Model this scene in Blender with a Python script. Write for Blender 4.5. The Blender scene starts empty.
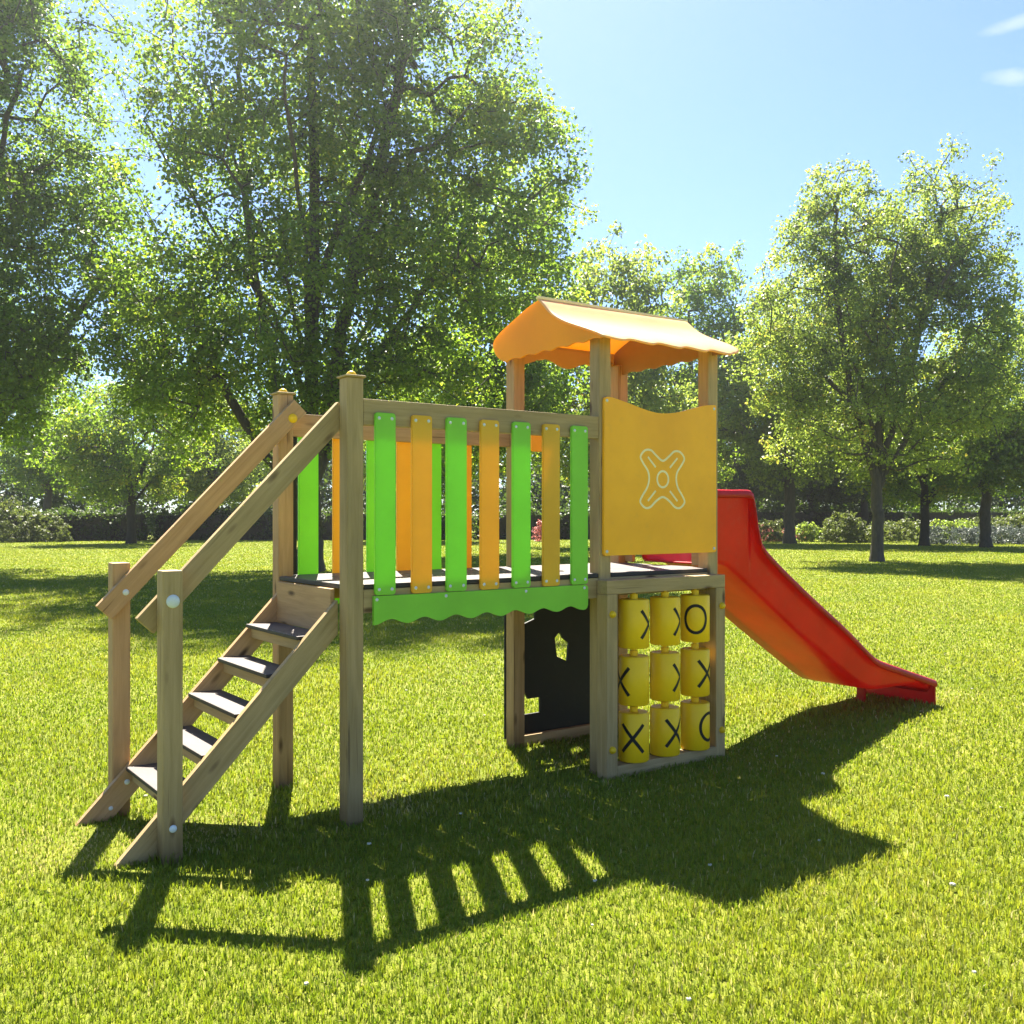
import bpy, bmesh, math, random
import numpy as np
from mathutils import Vector, Matrix, noise
from mathutils.geometry import tessellate_polygon

random.seed(7)
S = bpy.context.scene
COL = S.collection
R = math.radians

# ------------------------------------------------------------------ camera model (measured)
FPX, YAW, V0 = 987.5, R(54.14), 513.8
CAM = Vector((-2.178, -4.39, 1.54))
FWD = Vector((math.cos(YAW), math.sin(YAW), 0))
RGT = Vector((math.sin(YAW), -math.cos(YAW), 0))

def ground_at(u, d, z=0.0):
    """world point at camera depth d (metres) whose bearing is that of picture column u"""
    p = CAM + FWD * d + RGT * ((u - 512) / FPX * d)
    return Vector((p.x, p.y, z))

# ------------------------------------------------------------------ generic helpers
def props(o, label=None, cat=None, group=None, kind=None):
    if label: o['label'] = label
    if cat: o['category'] = cat
    if group: o['group'] = group
    if kind: o['kind'] = kind
    return o

def empty(name, loc=(0, 0, 0), rz=0.0):
    o = bpy.data.objects.new(name, None)
    o.empty_display_size = 0.3
    o.location = loc
    o.rotation_euler = (0, 0, rz)
    COL.objects.link(o)
    return o

def link(name, me, parent=None, matrix=None):
    o = bpy.data.objects.new(name, me)
    COL.objects.link(o)
    if parent: o.parent = parent
    if matrix is not None: o.matrix_local = matrix
    return o

def from_bm(name, bm, mats, parent=None, matrix=None, smooth=False):
    me = bpy.data.meshes.new(name)
    bm.normal_update()
    bm.to_mesh(me); bm.free()
    for m in (mats if isinstance(mats, (list, tuple)) else [mats]): me.materials.append(m)
    if smooth: me.polygons.foreach_set('use_smooth', [True] * len(me.polygons))
    return link(name, me, parent, matrix)

def np_mesh(name, verts, faces_sizes, loops, mats, tint=None, matidx=None, smooth=False):
    me = bpy.data.meshes.new(name)
    nv, nf, nl = len(verts), len(faces_sizes), len(loops)
    me.vertices.add(nv); me.vertices.foreach_set('co', np.asarray(verts, np.float32).ravel())
    me.loops.add(nl); me.loops.foreach_set('vertex_index', np.asarray(loops, np.int32))
    me.polygons.add(nf)
    st = np.zeros(nf, np.int32); st[1:] = np.cumsum(faces_sizes)[:-1]
    me.polygons.foreach_set('loop_start', st)
    if tint is not None:
        a = me.attributes.new('tint', 'FLOAT', 'FACE'); a.data.foreach_set('value', np.asarray(tint, np.float32))
    for m in mats: me.materials.append(m)
    if matidx is not None: me.polygons.foreach_set('material_index', np.asarray(matidx, np.int32))
    me.update(calc_edges=True)
    if smooth: me.polygons.foreach_set('use_smooth', np.ones(nf, bool))
    return me

def bm_box(bm, x0, x1, y0, y1, z0, z1, mi=0):
    vs = [bm.verts.new(c) for c in ((x0,y0,z0),(x1,y0,z0),(x1,y1,z0),(x0,y1,z0),(x0,y0,z1),(x1,y0,z1),(x1,y1,z1),(x0,y1,z1))]
    fs = []
    for q in ((0,3,2,1),(4,5,6,7),(0,1,5,4),(1,2,6,5),(2,3,7,6),(3,0,4,7)):
        f = bm.faces.new([vs[i] for i in q]); f.material_index = mi; fs.append(f)
    return vs, fs

def bevel_all(bm, w, seg=2):
    bmesh.ops.bevel(bm, geom=bm.edges[:], offset=w, segments=seg, profile=0.6, affect='EDGES', clamp_overlap=True)

def board(name, p0, p1, side, width, thick, mat, parent, bev=0.004, segs=1):
    """box from p0 to p1 (centre line), long axis = local X, `side` = thickness direction (local Y)"""
    p0, p1, side = Vector(p0), Vector(p1), Vector(side)
    ax = (p1 - p0); L = ax.length; ax.normalize()
    az = ax.cross(side).normalized(); ay = az.cross(ax).normalized()
    bm = bmesh.new()
    bm_box(bm, 0, L, -thick/2, thick/2, -width/2, width/2)
    bevel_all(bm, bev)
    M = Matrix((( ax.x, ay.x, az.x, p0.x), (ax.y, ay.y, az.y, p0.y), (ax.z, ay.z, az.z, p0.z), (0,0,0,1)))
    LASTM[0] = M
    return from_bm(name, bm, mat, parent, M)
LASTM = [None]

def prism_bm(outer, holes, t, bev=0.0, bm=None, y0=0.0, mi=0):
    """polygon in XZ with holes, extruded from y0 to y0+t"""
    bm = bm or bmesh.new()
    loops = [outer] + list(holes)
    flat = [p for l in loops for p in l]
    tris = tessellate_polygon([[Vector((p[0], p[1], 0)) for p in l] for l in loops])
    fr = [bm.verts.new((p[0], y0, p[1])) for p in flat]
    bk = [bm.verts.new((p[0], y0 + t, p[1])) for p in flat]
    fs = []
    for a, b, c in tris:
        fs.append(bm.faces.new((fr[a], fr[b], fr[c]))); fs.append(bm.faces.new((bk[c], bk[b], bk[a])))
    i0 = 0
    for l in loops:
        n = len(l)
        for i in range(n):
            a, b = i0 + i, i0 + (i + 1) % n
            fs.append(bm.faces.new((fr[a], bk[a], bk[b], fr[b])))
        i0 += n
    for f in fs: f.material_index = mi
    bmesh.ops.recalc_face_normals(bm, faces=fs)
    return bm

def bm_dome(bm, c, nrm, r, h, mi=0, seg=14, rings=5):
    n = Vector(nrm).normalized()
    a = n.orthogonal().normalized(); b = n.cross(a)
    prev = None; c = Vector(c)
    for k in range(rings + 1):
        t = k / rings * math.pi / 2
        rr, hh = r * math.cos(t), h * math.sin(t)
        if k == rings:
            top = bm.verts.new(c + n * h)
            for i in range(seg):
                f = bm.faces.new((prev[i], prev[(i+1) % seg], top)); f.material_index = mi; f.smooth = True
        else:
            ring = [bm.verts.new(c + n * hh + a * (rr * math.cos(q)) + b * (rr * math.sin(q))) for q in [2*math.pi*i/seg for i in range(seg)]]
            if prev:
                for i in range(seg):
                    f = bm.faces.new((prev[i], prev[(i+1) % seg], ring[(i+1) % seg], ring[i])); f.material_index = mi; f.smooth = True
            prev = ring

def rounded_rect(x0, x1, z0, z1, r, n=4, corners=(1,1,1,1)):
    pts = []
    for (cx, cz, a0, on) in ((x1-r, z0+r, -90, corners[0]), (x1-r, z1-r, 0, corners[1]), (x0+r, z1-r, 90, corners[2]), (x0+r, z0+r, 180, corners[3])):
        if on:
            for i in range(n + 1):
                a = R(a0 + 90 * i / n); pts.append((cx + r*math.cos(a), cz + r*math.sin(a)))
        else:
            pts.append((cx + r*(1 if a0 in (-90, 0) else -1), cz + r*(-1 if a0 in (-90, 180) else 1)))
    return pts

def catmull(pts, n=6, closed=False):
    out = []; N = len(pts)
    rng = range(N) if closed else range(N - 1)
    for i in rng:
        g = (lambda k: pts[k % N]) if closed else (lambda k: pts[min(max(k, 0), N - 1)])
        p0, p1, p2, p3 = [Vector(g(i + k)) for k in (-1, 0, 1, 2)]
        for j in range(n):
            t = j / n
            out.append(0.5*((2*p1) + (p2-p0)*t + (2*p0-5*p1+4*p2-p3)*t*t + (3*p1-p0-3*p2+p3)*t**3))
    if not closed: out.append(Vector(pts[-1]))
    return out

# ------------------------------------------------------------------ materials
def new_mat(name):
    m = bpy.data.materials.new(name); m.use_nodes = True
    nt = m.node_tree; nt.nodes.clear()
    return m, nt, nt.nodes, nt.links

def nd(N, t, **kw):
    n = N.new(t)
    for k, v in kw.items():
        if k in n.inputs: n.inputs[k].default_value = v
        else: setattr(n, k, v)
    return n

def ramp(N, stops, interp='LINEAR'):
    r = N.new('ShaderNodeValToRGB'); r.color_ramp.interpolation = interp
    e = r.color_ramp.elements
    while len(e) < len(stops): e.new(0.5)
    for i, (p, c) in enumerate(stops):
        e[i].position = p; e[i].color = (*c, 1) if len(c) == 3 else c
    return r

def wood_mat(name, c0, c1, knot=(0.10, 0.05, 0.02), stain=0.0):
    m, nt, N, L = new_mat(name)
    out = nd(N, 'ShaderNodeOutputMaterial'); b = nd(N, 'ShaderNodeBsdfPrincipled', Roughness=0.68)
    b.inputs['Specular IOR Level'].default_value = 0.3
    tc = nd(N, 'ShaderNodeTexCoord'); oi = nd(N, 'ShaderNodeObjectInfo')
    off = nd(N, 'ShaderNodeVectorMath', operation='SCALE'); off.inputs[0].default_value = (13.7, 5.1, 9.3)
    L.new(oi.outputs['Random'], off.inputs['Scale'])
    add = nd(N, 'ShaderNodeVectorMath', operation='ADD'); L.new(tc.outputs['Object'], add.inputs[0]); L.new(off.outputs[0], add.inputs[1])
    mp = nd(N, 'ShaderNodeMapping'); mp.inputs['Scale'].default_value = (1.6, 26, 26); L.new(add.outputs[0], mp.inputs['Vector'])
    n1 = nd(N, 'ShaderNodeTexNoise', Scale=1.6, Detail=7.0, Roughness=0.65, Distortion=0.6); L.new(mp.outputs[0], n1.inputs['Vector'])
    mp2 = nd(N, 'ShaderNodeMapping'); mp2.inputs['Scale'].default_value = (1.2, 4, 4); L.new(add.outputs[0], mp2.inputs['Vector'])
    n2 = nd(N, 'ShaderNodeTexNoise', Scale=1.5, Detail=3.0); L.new(mp2.outputs[0], n2.inputs['Vector'])
    r1 = ramp(N, [(0.28, c0), (0.72, c1)]); L.new(n1.outputs['Fac'], r1.inputs['Fac'])
    mx = nd(N, 'ShaderNodeMix', data_type='RGBA', blend_type='MULTIPLY'); mx.inputs['Factor'].default_value = 0.8
    r2 = ramp(N, [(0.3, (0.74, 0.74, 0.72)), (0.7, (1.08, 1.04, 1.0))]); L.new(n2.outputs['Fac'], r2.inputs['Fac'])
    L.new(r1.outputs[0], mx.inputs['A']); L.new(r2.outputs[0], mx.inputs['B'])
    mp3 = nd(N, 'ShaderNodeMapping'); mp3.inputs['Scale'].default_value = (3.2, 10, 10); L.new(add.outputs[0], mp3.inputs['Vector'])
    vo = nd(N, 'ShaderNodeTexVoronoi', Scale=1.0, Randomness=1.0); L.new(mp3.outputs[0], vo.inputs['Vector'])
    rk = ramp(N, [(0.06, (1, 1, 1)), (0.19, (0, 0, 0))]); L.new(vo.outputs['Distance'], rk.inputs['Fac'])
    mk = nd(N, 'ShaderNodeMix', data_type='RGBA'); L.new(rk.outputs[0], mk.inputs['Factor'])
    L.new(mx.outputs['Result'], mk.inputs['A']); mk.inputs['B'].default_value = (*knot, 1)
    # fine drying cracks along the grain
    mp4 = nd(N, 'ShaderNodeMapping'); mp4.inputs['Scale'].default_value = (0.9, 34, 34); L.new(add.outputs[0], mp4.inputs['Vector'])
    n4 = nd(N, 'ShaderNodeTexNoise', Scale=1.3, Detail=2.0); L.new(mp4.outputs[0], n4.inputs['Vector'])
    rc = ramp(N, [(0.27, (0.35, 0.3, 0.25)), (0.31, (1, 1, 1))]); L.new(n4.outputs['Fac'], rc.inputs['Fac'])
    mc = nd(N, 'ShaderNodeMix', data_type='RGBA', blend_type='MULTIPLY'); mc.inputs['Factor'].default_value = 0.7
    L.new(mk.outputs['Result'], mc.inputs['A']); L.new(rc.outputs[0], mc.inputs['B'])
    sx = nd(N, 'ShaderNodeSeparateXYZ'); L.new(tc.outputs['Object'], sx.inputs[0])
    ad2 = nd(N, 'ShaderNodeMath', operation='MULTIPLY_ADD'); L.new(n2.outputs['Fac'], ad2.inputs[0]); ad2.inputs[1].default_value = -0.22; L.new(sx.outputs['X'], ad2.inputs[2])
    rs = ramp(N, [(0.0, (0.55, 0.52, 0.47)), (0.16, (1, 1, 1))]); L.new(ad2.outputs[0], rs.inputs['Fac'])
    ms2 = nd(N, 'ShaderNodeMix', data_type='RGBA', blend_type='MULTIPLY'); ms2.inputs['Factor'].default_value = stain
    L.new(mc.outputs['Result'], ms2.inputs['A']); L.new(rs.outputs[0], ms2.inputs['B'])
    L.new(ms2.outputs['Result'], b.inputs['Base Color'])
    bp = nd(N, 'ShaderNodeBump', Strength=0.35, Distance=0.002); L.new(n1.outputs['Fac'], bp.inputs['Height']); L.new(bp.outputs[0], b.inputs['Normal'])
    L.new(b.outputs[0], out.inputs[0])
    return m

def plastic_mat(name, col, trans=None, tf=0.0, rough=0.42, var=0.1, dirt=0.14, spec=0.28):
    """HDPE / polyethylene sheet: slightly uneven colour, light scuffs, part of the light passes through"""
    m, nt, N, L = new_mat(name)
    out = nd(N, 'ShaderNodeOutputMaterial'); b = nd(N, 'ShaderNodeBsdfPrincipled', Roughness=rough)
    b.inputs['Specular IOR Level'].default_value = spec
    tc = nd(N, 'ShaderNodeTexCoord')
    n1 = nd(N, 'ShaderNodeTexNoise', Scale=3.0, Detail=5.0, Roughness=0.6); L.new(tc.outputs['Object'], n1.inputs['Vector'])
    k0, k1 = 1 - var, 1 + var
    r1 = ramp(N, [(0.3, tuple(c*k0 for c in col)), (0.7, tuple(min(1, c*k1) for c in col))]); L.new(n1.outputs['Fac'], r1.inputs['Fac'])
    n2 = nd(N, 'ShaderNodeTexNoise', Scale=14.0, Detail=8.0, Roughness=0.75); L.new(tc.outputs['Object'], n2.inputs['Vector'])
    r2 = ramp(N, [(0.55, (0, 0, 0)), (0.8, (1, 1, 1))]); L.new(n2.outputs['Fac'], r2.inputs['Fac'])
    ml = nd(N, 'ShaderNodeMath', operation='MULTIPLY'); ml.inputs[1].default_value = dirt; L.new(r2.outputs[0], ml.inputs[0])
    mx = nd(N, 'ShaderNodeMix', data_type='RGBA'); L.new(ml.outputs[0], mx.inputs['Factor']); L.new(r1.outputs[0], mx.inputs['A'])
    mx.inputs['B'].default_value = (0.2, 0.16, 0.1, 1)
    L.new(mx.outputs['Result'], b.inputs['Base Color'])
    n3 = nd(N, 'ShaderNodeTexNoise', Scale=180.0, Detail=2.0); L.new(tc.outputs['Object'], n3.inputs['Vector'])
    bp = nd(N, 'ShaderNodeBump', Strength=0.12, Distance=0.001); L.new(n3.outputs['Fac'], bp.inputs['Height']); L.new(bp.outputs[0], b.inputs['Normal'])
    rr = nd(N, 'ShaderNodeMapRange'); rr.inputs['To Min'].default_value = rough - 0.07; rr.inputs['To Max'].default_value = rough + 0.12
    L.new(n2.outputs['Fac'], rr.inputs['Value']); L.new(rr.outputs[0], b.inputs['Roughness'])
    if tf > 0:
        t = nd(N, 'ShaderNodeBsdfTranslucent'); t.inputs['Color'].default_value = (*(trans or col), 1)
        ms = nd(N, 'ShaderNodeMixShader'); ms.inputs[0].default_value = tf
        L.new(b.outputs[0], ms.inputs[1]); L.new(t.outputs[0], ms.inputs[2]); L.new(ms.outputs[0], out.inputs[0])
    else:
        L.new(b.outputs[0], out.inputs[0])
    return m

def leaf_mat(name, stops, trans_gain, tf=0.5, rough=0.5):
    m, nt, N, L = new_mat(name)
    out = nd(N, 'ShaderNodeOutputMaterial'); b = nd(N, 'ShaderNodeBsdfPrincipled', Roughness=rough)
    b.inputs['Specular IOR Level'].default_value = 0.28
    at = nd(N, 'ShaderNodeAttribute', attribute_name='tint')
    r1 = ramp(N, stops); L.new(at.outputs['Fac'], r1.inputs['Fac'])
    L.new(r1.outputs[0], b.inputs['Base Color'])
    t = nd(N, 'ShaderNodeBsdfTranslucent')
    mx = nd(N, 'ShaderNodeMix', data_type='RGBA', blend_type='MULTIPLY'); mx.inputs['Factor'].default_value = 1.0
    mx.clamp_result = False
    L.new(r1.outputs[0], mx.inputs['A']); mx.inputs['B'].default_value = (*trans_gain, 1)
    L.new(mx.outputs['Result'], t.inputs['Color'])
    ms = nd(N, 'ShaderNodeMixShader'); ms.inputs[0].default_value = tf
    L.new(b.outputs[0], ms.inputs[1]); L.new(t.outputs[0], ms.inputs[2]); L.new(ms.outputs[0], out.inputs[0])
    return m

def bark_mat(name, c0, c1):
    m, nt, N, L = new_mat(name)
    out = nd(N, 'ShaderNodeOutputMaterial'); b = nd(N, 'ShaderNodeBsdfPrincipled', Roughness=0.9)
    tc = nd(N, 'ShaderNodeTexCoord'); mp = nd(N, 'ShaderNodeMapping'); mp.inputs['Scale'].default_value = (9, 9, 2); L.new(tc.outputs['Object'], mp.inputs['Vector'])
    n1 = nd(N, 'ShaderNodeTexNoise', Scale=1.5, Detail=6.0, Roughness=0.7); L.new(mp.outputs[0], n1.inputs['Vector'])
    r1 = ramp(N, [(0.3, c0), (0.7, c1)]); L.new(n1.outputs['Fac'], r1.inputs['Fac']); L.new(r1.outputs[0], b.inputs['Base Color'])
    bp = nd(N, 'ShaderNodeBump', Strength=0.8, Distance=0.03); L.new(n1.outputs['Fac'], bp.inputs['Height']); L.new(bp.outputs[0], b.inputs['Normal'])
    L.new(b.outputs[0], out.inputs[0])
    return m

WOOD = wood_mat('treated_pine', (0.32, 0.222, 0.09), (0.48, 0.345, 0.165))
WOOD_LIT = wood_mat('treated_pine_bounce_lit', (0.36, 0.215, 0.095), (0.53, 0.34, 0.165))  # same pine for rear boards, warm bounce light put into the colour
WOOD_P = wood_mat('pine_post', (0.32, 0.222, 0.09), (0.48, 0.345, 0.165), stain=1.0)
WOOD_P_LIT = wood_mat('pine_post_bounce_lit', (0.36, 0.215, 0.095), (0.53, 0.34, 0.165), stain=1.0)  # rear posts: the post pine with bounce-light warmth painted in
GREEN = plastic_mat('green_sheet', (0.27, 0.66, 0.055), (0.36, 0.85, 0.05), 0.24)
ORANGE = plastic_mat('orange_sheet', (0.80, 0.47, 0.03), (0.95, 0.52, 0.03), 0.22)
YPANEL = plastic_mat('yellow_sheet', (0.97, 0.425, 0.010), 0.10)
ROOFC = plastic_mat('roof_ridge', (0.85, 0.68, 0.36), rough=0.5)
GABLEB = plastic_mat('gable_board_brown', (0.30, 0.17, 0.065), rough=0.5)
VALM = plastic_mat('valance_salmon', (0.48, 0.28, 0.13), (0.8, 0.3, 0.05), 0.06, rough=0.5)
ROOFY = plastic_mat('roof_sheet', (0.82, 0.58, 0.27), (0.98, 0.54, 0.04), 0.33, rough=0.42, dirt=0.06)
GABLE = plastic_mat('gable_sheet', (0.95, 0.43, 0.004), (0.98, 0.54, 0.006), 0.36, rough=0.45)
DRUMY = plastic_mat('drum_yellow', (0.92, 0.56, 0.006), rough=0.42, dirt=0.1, spec=0.3)
KNOBY = plastic_mat('knob_yellow', (0.75, 0.48, 0.01), rough=0.35)
CREAM = plastic_mat('engraved_cream', (0.92, 0.78, 0.42), rough=0.6)
RED = plastic_mat('slide_red', (0.42, 0.012, 0.009), (0.85, 0.09, 0.010), 0.18, rough=0.33, var=0.22, dirt=0.3)
INK = plastic_mat('black_print', (0.012, 0.011, 0.010), rough=0.5)
BLACKB = plastic_mat('black_board', (0.018, 0.018, 0.014), rough=0.6)
DECKM = plastic_mat('brown_deck_ply', (0.095, 0.078, 0.07), rough=0.5, var=0.25, dirt=0.3, spec=0.35)
EDGEM = plastic_mat('dark_ply_edge', (0.035, 0.028, 0.025), rough=0.55)
def dark_sides(o):
    me = o.data; me.materials.append(EDGEM)
    for p in me.polygons: p.material_index = 0 if p.normal.z > 0.85 else 1
    return o
STEEL = plastic_mat('pale_bolt_cap', (0.62, 0.66, 0.66), rough=0.25)

# ------------------------------------------------------------------ play set
W, D, LB, WT, SX = 0.09, 0.943, 1.627, 1.009, -0.888
PLAY = empty('playground_set', (0, 0, 0))
props(PLAY, 'wooden playground set with stairs, green and orange slatted bridge, roofed tower and red slide', 'playground set')

def post(x, y, h, mat=WOOD_P, cap=False, label=None):
    o = board('post', (x + W/2, y + W/2, -0.05), (x + W/2, y + W/2, h), (0, 1, 0), W, W, mat, PLAY, bev=0.008)
    if label: o['label'] = label
    if cap:
        bm = bmesh.new(); bm_box(bm, h, h + 0.012, -0.056, 0.056, -0.056, 0.056); bevel_all(bm, 0.006)
        for v in bm.verts: v.co.x += 0.05
        from_bm('post_cap', bm, WOOD, o)
        bm = bmesh.new(); bm_dome(bm, (h + 0.062, 0, 0), (1, 0, 0), 0.026, 0.026)
        from_bm('cap_knob', bm, KNOBY, o)
    return o

post(0, 0, 2.212, cap=True, label='tall capped post at the near corner of the bridge'); post(0, D - W, 2.212, WOOD_P_LIT, cap=True)
post(SX, 0, 1.29); post(SX, D - W, 1.29, WOOD_P_LIT)
post(LB, 0, 2.60); post(LB, D - W, 2.60, WOOD_P_LIT)
post(LB + WT - W, 0, 2.60); post(LB + WT - W, D - W, 2.60, WOOD_P_LIT)

# bridge rails and beams
YR = 0.045
for y, mt in ((0.004 + YR/2, WOOD), (D - 0.004 - YR/2, WOOD_LIT)):
    board('top_rail', (W + 0.001, y, 2.046), (LB - 0.001, y, 2.046), (0, 1, 0), 0.13, YR, mt, PLAY)
    board('deck_beam', (W + 0.001, y, 1.105), (LB - 0.001, y, 1.105), (0, 1, 0), 0.118, YR, mt, PLAY)
    board('deck_beam', (LB + W + 0.001, y, 1.11), (LB + WT - W - 0.001, y, 1.11), (0, 1, 0), 0.11, YR, mt, PLAY)
# deck
bm = bmesh.new()
nb = 11
for i in range(nb):
    x0 = 0.0 + i * 2.62 / nb
    bm_box(bm, x0 + 0.004, x0 + 2.62/nb - 0.004, 0.094, D - 0.094, 1.167, 1.191)
bevel_all(bm, 0.003)
deck = dark_sides(from_bm('deck', bm, DECKM, PLAY))
bm = bmesh.new()
for a, b in ((0.094, LB - 0.004), (LB + W + 0.004, LB + WT - W - 0.004)):
    bm_box(bm, a, b, 0.004, 0.093, 1.1672, 1.1905); bm_box(bm, a, b, D - 0.093, D - 0.004, 1.1672, 1.1905)
bevel_all(bm, 0.003)
dark_sides(from_bm('deck_edge', bm, DECKM, deck))

# slats with screw caps
def slat(x0, x1, z0, z1, y, mat, front=True):
    bm = prism_bm(rounded_rect(x0, x1, z0, z1, 0.016), [], 0.018, y0=y)
    es = [e for e in bm.edges if len(e.link_faces) == 2 and abs(e.link_faces[0].normal.dot(e.link_faces[1].normal)) < 0.3]
    bmesh.ops.bevel(bm, geom=es, offset=0.003, segments=2, affect='EDGES')
    ny = -1 if front else 1
    yy = y if front else y + 0.018
    for x in (x0 + 0.022, x1 - 0.022):
        for z in (z0 + 0.028, z1 - 0.028):
            bm_dome(bm, (x, yy, z), (0, ny, 0), 0.009, 0.005, mi=1, seg=10, rings=3)
    return from_bm('slat', bm, [mat, STEEL], PLAY)
SL = [(.146, .262), (.356, .476), (.564, .690), (.778, .900), (.990, 1.113), (1.200, 1.320), (1.405, 1.528)]
SLB = [(.160, .283), (.376, .498), (.600, .722), (.805, .928), (1.003, 1.125), (1.233, 1.355), (1.438, 1.560)]
for i, (a, b) in enumerate(SL):
    slat(a, b, 1.1335, 2.045, -0.016, GREEN if i % 2 == 0 else ORANGE)
    slat(SLB[i][0], SLB[i][1], 1.1325, 2.045, D - 0.002, GREEN if i % 2 == 0 else ORANGE, False)
# green scalloped skirts
def scallop(x0, x1, zt, zb, amp, n, r=0.0):
    pts = [(x0, zt), ]
    m = n * 12
    low = []
    for i in range(m + 1):
        t = i / m
        low.append((x0 + (x1 - x0) * t, zb + amp * (0.5 + 0.5 * math.cos(2*math.pi*n*t + math.pi))))
    pts = low + [(x1, zt), (x0, zt)]
    return pts
for y, mt in ((-0.016, GREEN), (D - 0.002, GREEN)):
    bm = prism_bm([(1.527 - 0.02 + 0.02*math.cos(a), 1.11 + 0.02*math.sin(a)) for a in (0, .5, 1.0, 1.57)] + [(0.139, 1.130)] + [p for p in scallop(0.139, 1.492, 1.130, 0.986, 0.026, 7)[:-2]] + [(1.508, 0.988), (1.521, 0.998), (1.527, 1.015)], [], 0.018, y0=y)
    for x in (0.155, 0.56, 1.08, 1.5):
        bm_dome(bm, (x, y if y < 0 else y + 0.018, 1.112), (0, -1 if y < 0 else 1, 0), 0.009, 0.005, mi=1, seg=10, rings=3)
    from_bm('scalloped_skirt', bm, [mt, STEEL], PLAY)
# black strip beside rear post
board('edge_strip', (0.112, D - 0.03, 1.192), (0.112, D - 0.03, 1.98), (0, 1, 0), 0.04, 0.02, BLACKB, PLAY)

# stairs
dx = Vector((1, 0, 1.045)).normalized()
def stringer(y, mat):
    top = lambda x: 1.128 + 1.045 * (x - 0.011)
    x_t0 = (0 - 1.128) / 1.045 + 0.011
    pts = [(x_t0, -0.03), (x_t0 + 0.162, -0.03), (-0.006, top(-0.006) - 0.17), (-0.006, top(-0.006)), ]
    pts = [(x_t0 - 0.03, -0.032), (x_t0 + 0.135, -0.032), (-0.004, top(-0.004) - 0.17), (-0.004, top(-0.004))]
    # local frame with X along the slope so that the grain follows the board
    M = Matrix(((dx.x, 0, -dx.z, 0), (0, 1, 0, 0), (dx.z, 0, dx.x, 0), (0, 0, 0, 1)))
    Mi = M.inverted()
    q = [Mi @ Vector((p[0], 0, p[1])) for p in pts]
    bm = prism_bm([(v.x, v.z) for v in q], [], 0.038, y0=y)
    bmesh.ops.bevel(bm, geom=bm.edges[:], offset=0.003, segments=2, affect='EDGES')
    return from_bm('stringer', bm, mat, PLAY, M)
sf = stringer(0.0925, WOOD); sb = stringer(D - W - 0.0405, WOOD_LIT)
for i in range(1, 6):
    z = 0.257 + 0.171 * (i - 1)
    xf = -0.832 + 0.1565 * (i - 1)      # front lip stands a little past the stringer's top edge
    bm = bmesh.new(); bm_box(bm, 0, 0.178, 0.132, D - W - 0.042, -0.02, 0); bevel_all(bm, 0.004)
    t = dark_sides(from_bm('tread', bm, DECKM, PLAY, Matrix.Translation((xf, 0, z))))
    c = board('tread_cleat', (0.045, 0.133, -0.049), (0.045, D - W - 0.043, -0.049), (1, 0, 0), 0.056, 0.03, WOOD, t)
board('riser_board', (-0.016, 0.132, 1.053), (-0.016, D - W - 0.042, 1.053), (1, 0, 0), 0.225, 0.024, WOOD_LIT, PLAY)
def cap_on(name, c, n, r, h, mat, parent=PLAY):
    bm = bmesh.new(); bm_dome(bm, c, n, r, h, seg=18, rings=6); return from_bm(name, bm, mat, parent)
# hand rails (inside the posts)
for y, mt, xe in ((0.0925 + 0.019, WOOD, 0.035), (D - W - 0.0025 - 0.019, WOOD_LIT, 0.115)):
    zc = lambda x: 1.0425 + 1.050 * (x + 0.9355)
    board('handrail', (-0.9355, y, zc(-0.9355)), (xe, y, zc(xe)), (0, 1, 0), 0.102, 0.038, mt, PLAY)
cap_on('bolt_cap', (SX + 0.045, 0.0, 1.155), (0, -1, 0), 0.030, 0.012, STEEL)
cap_on('bolt_cap', (SX + 0.045, 0.0, 0.155), (0, -1, 0), 0.017, 0.010, STEEL)
yi = D - W - 0.0025 - 0.038
cap_on('bolt_cap', (-0.832, yi, 1.142), (0, -1, 0), 0.016, 0.008, STEEL)
cap_on('bolt_cap', (-0.826, D - W - 0.0405, 0.18), (0, -1, 0), 0.014, 0.006, STEEL)
cap_on('bolt_cap', (-0.905, D - W - 0.0405, 0.06), (0, -1, 0), 0.011, 0.006, STEEL)
cap_on('bolt_cap', (0.068, yi, 2.075), (0, -1, 0), 0.027, 0.014, KNOBY).__setitem__('label', 'yellow bolt cap at the top of the rear handrail')

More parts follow.
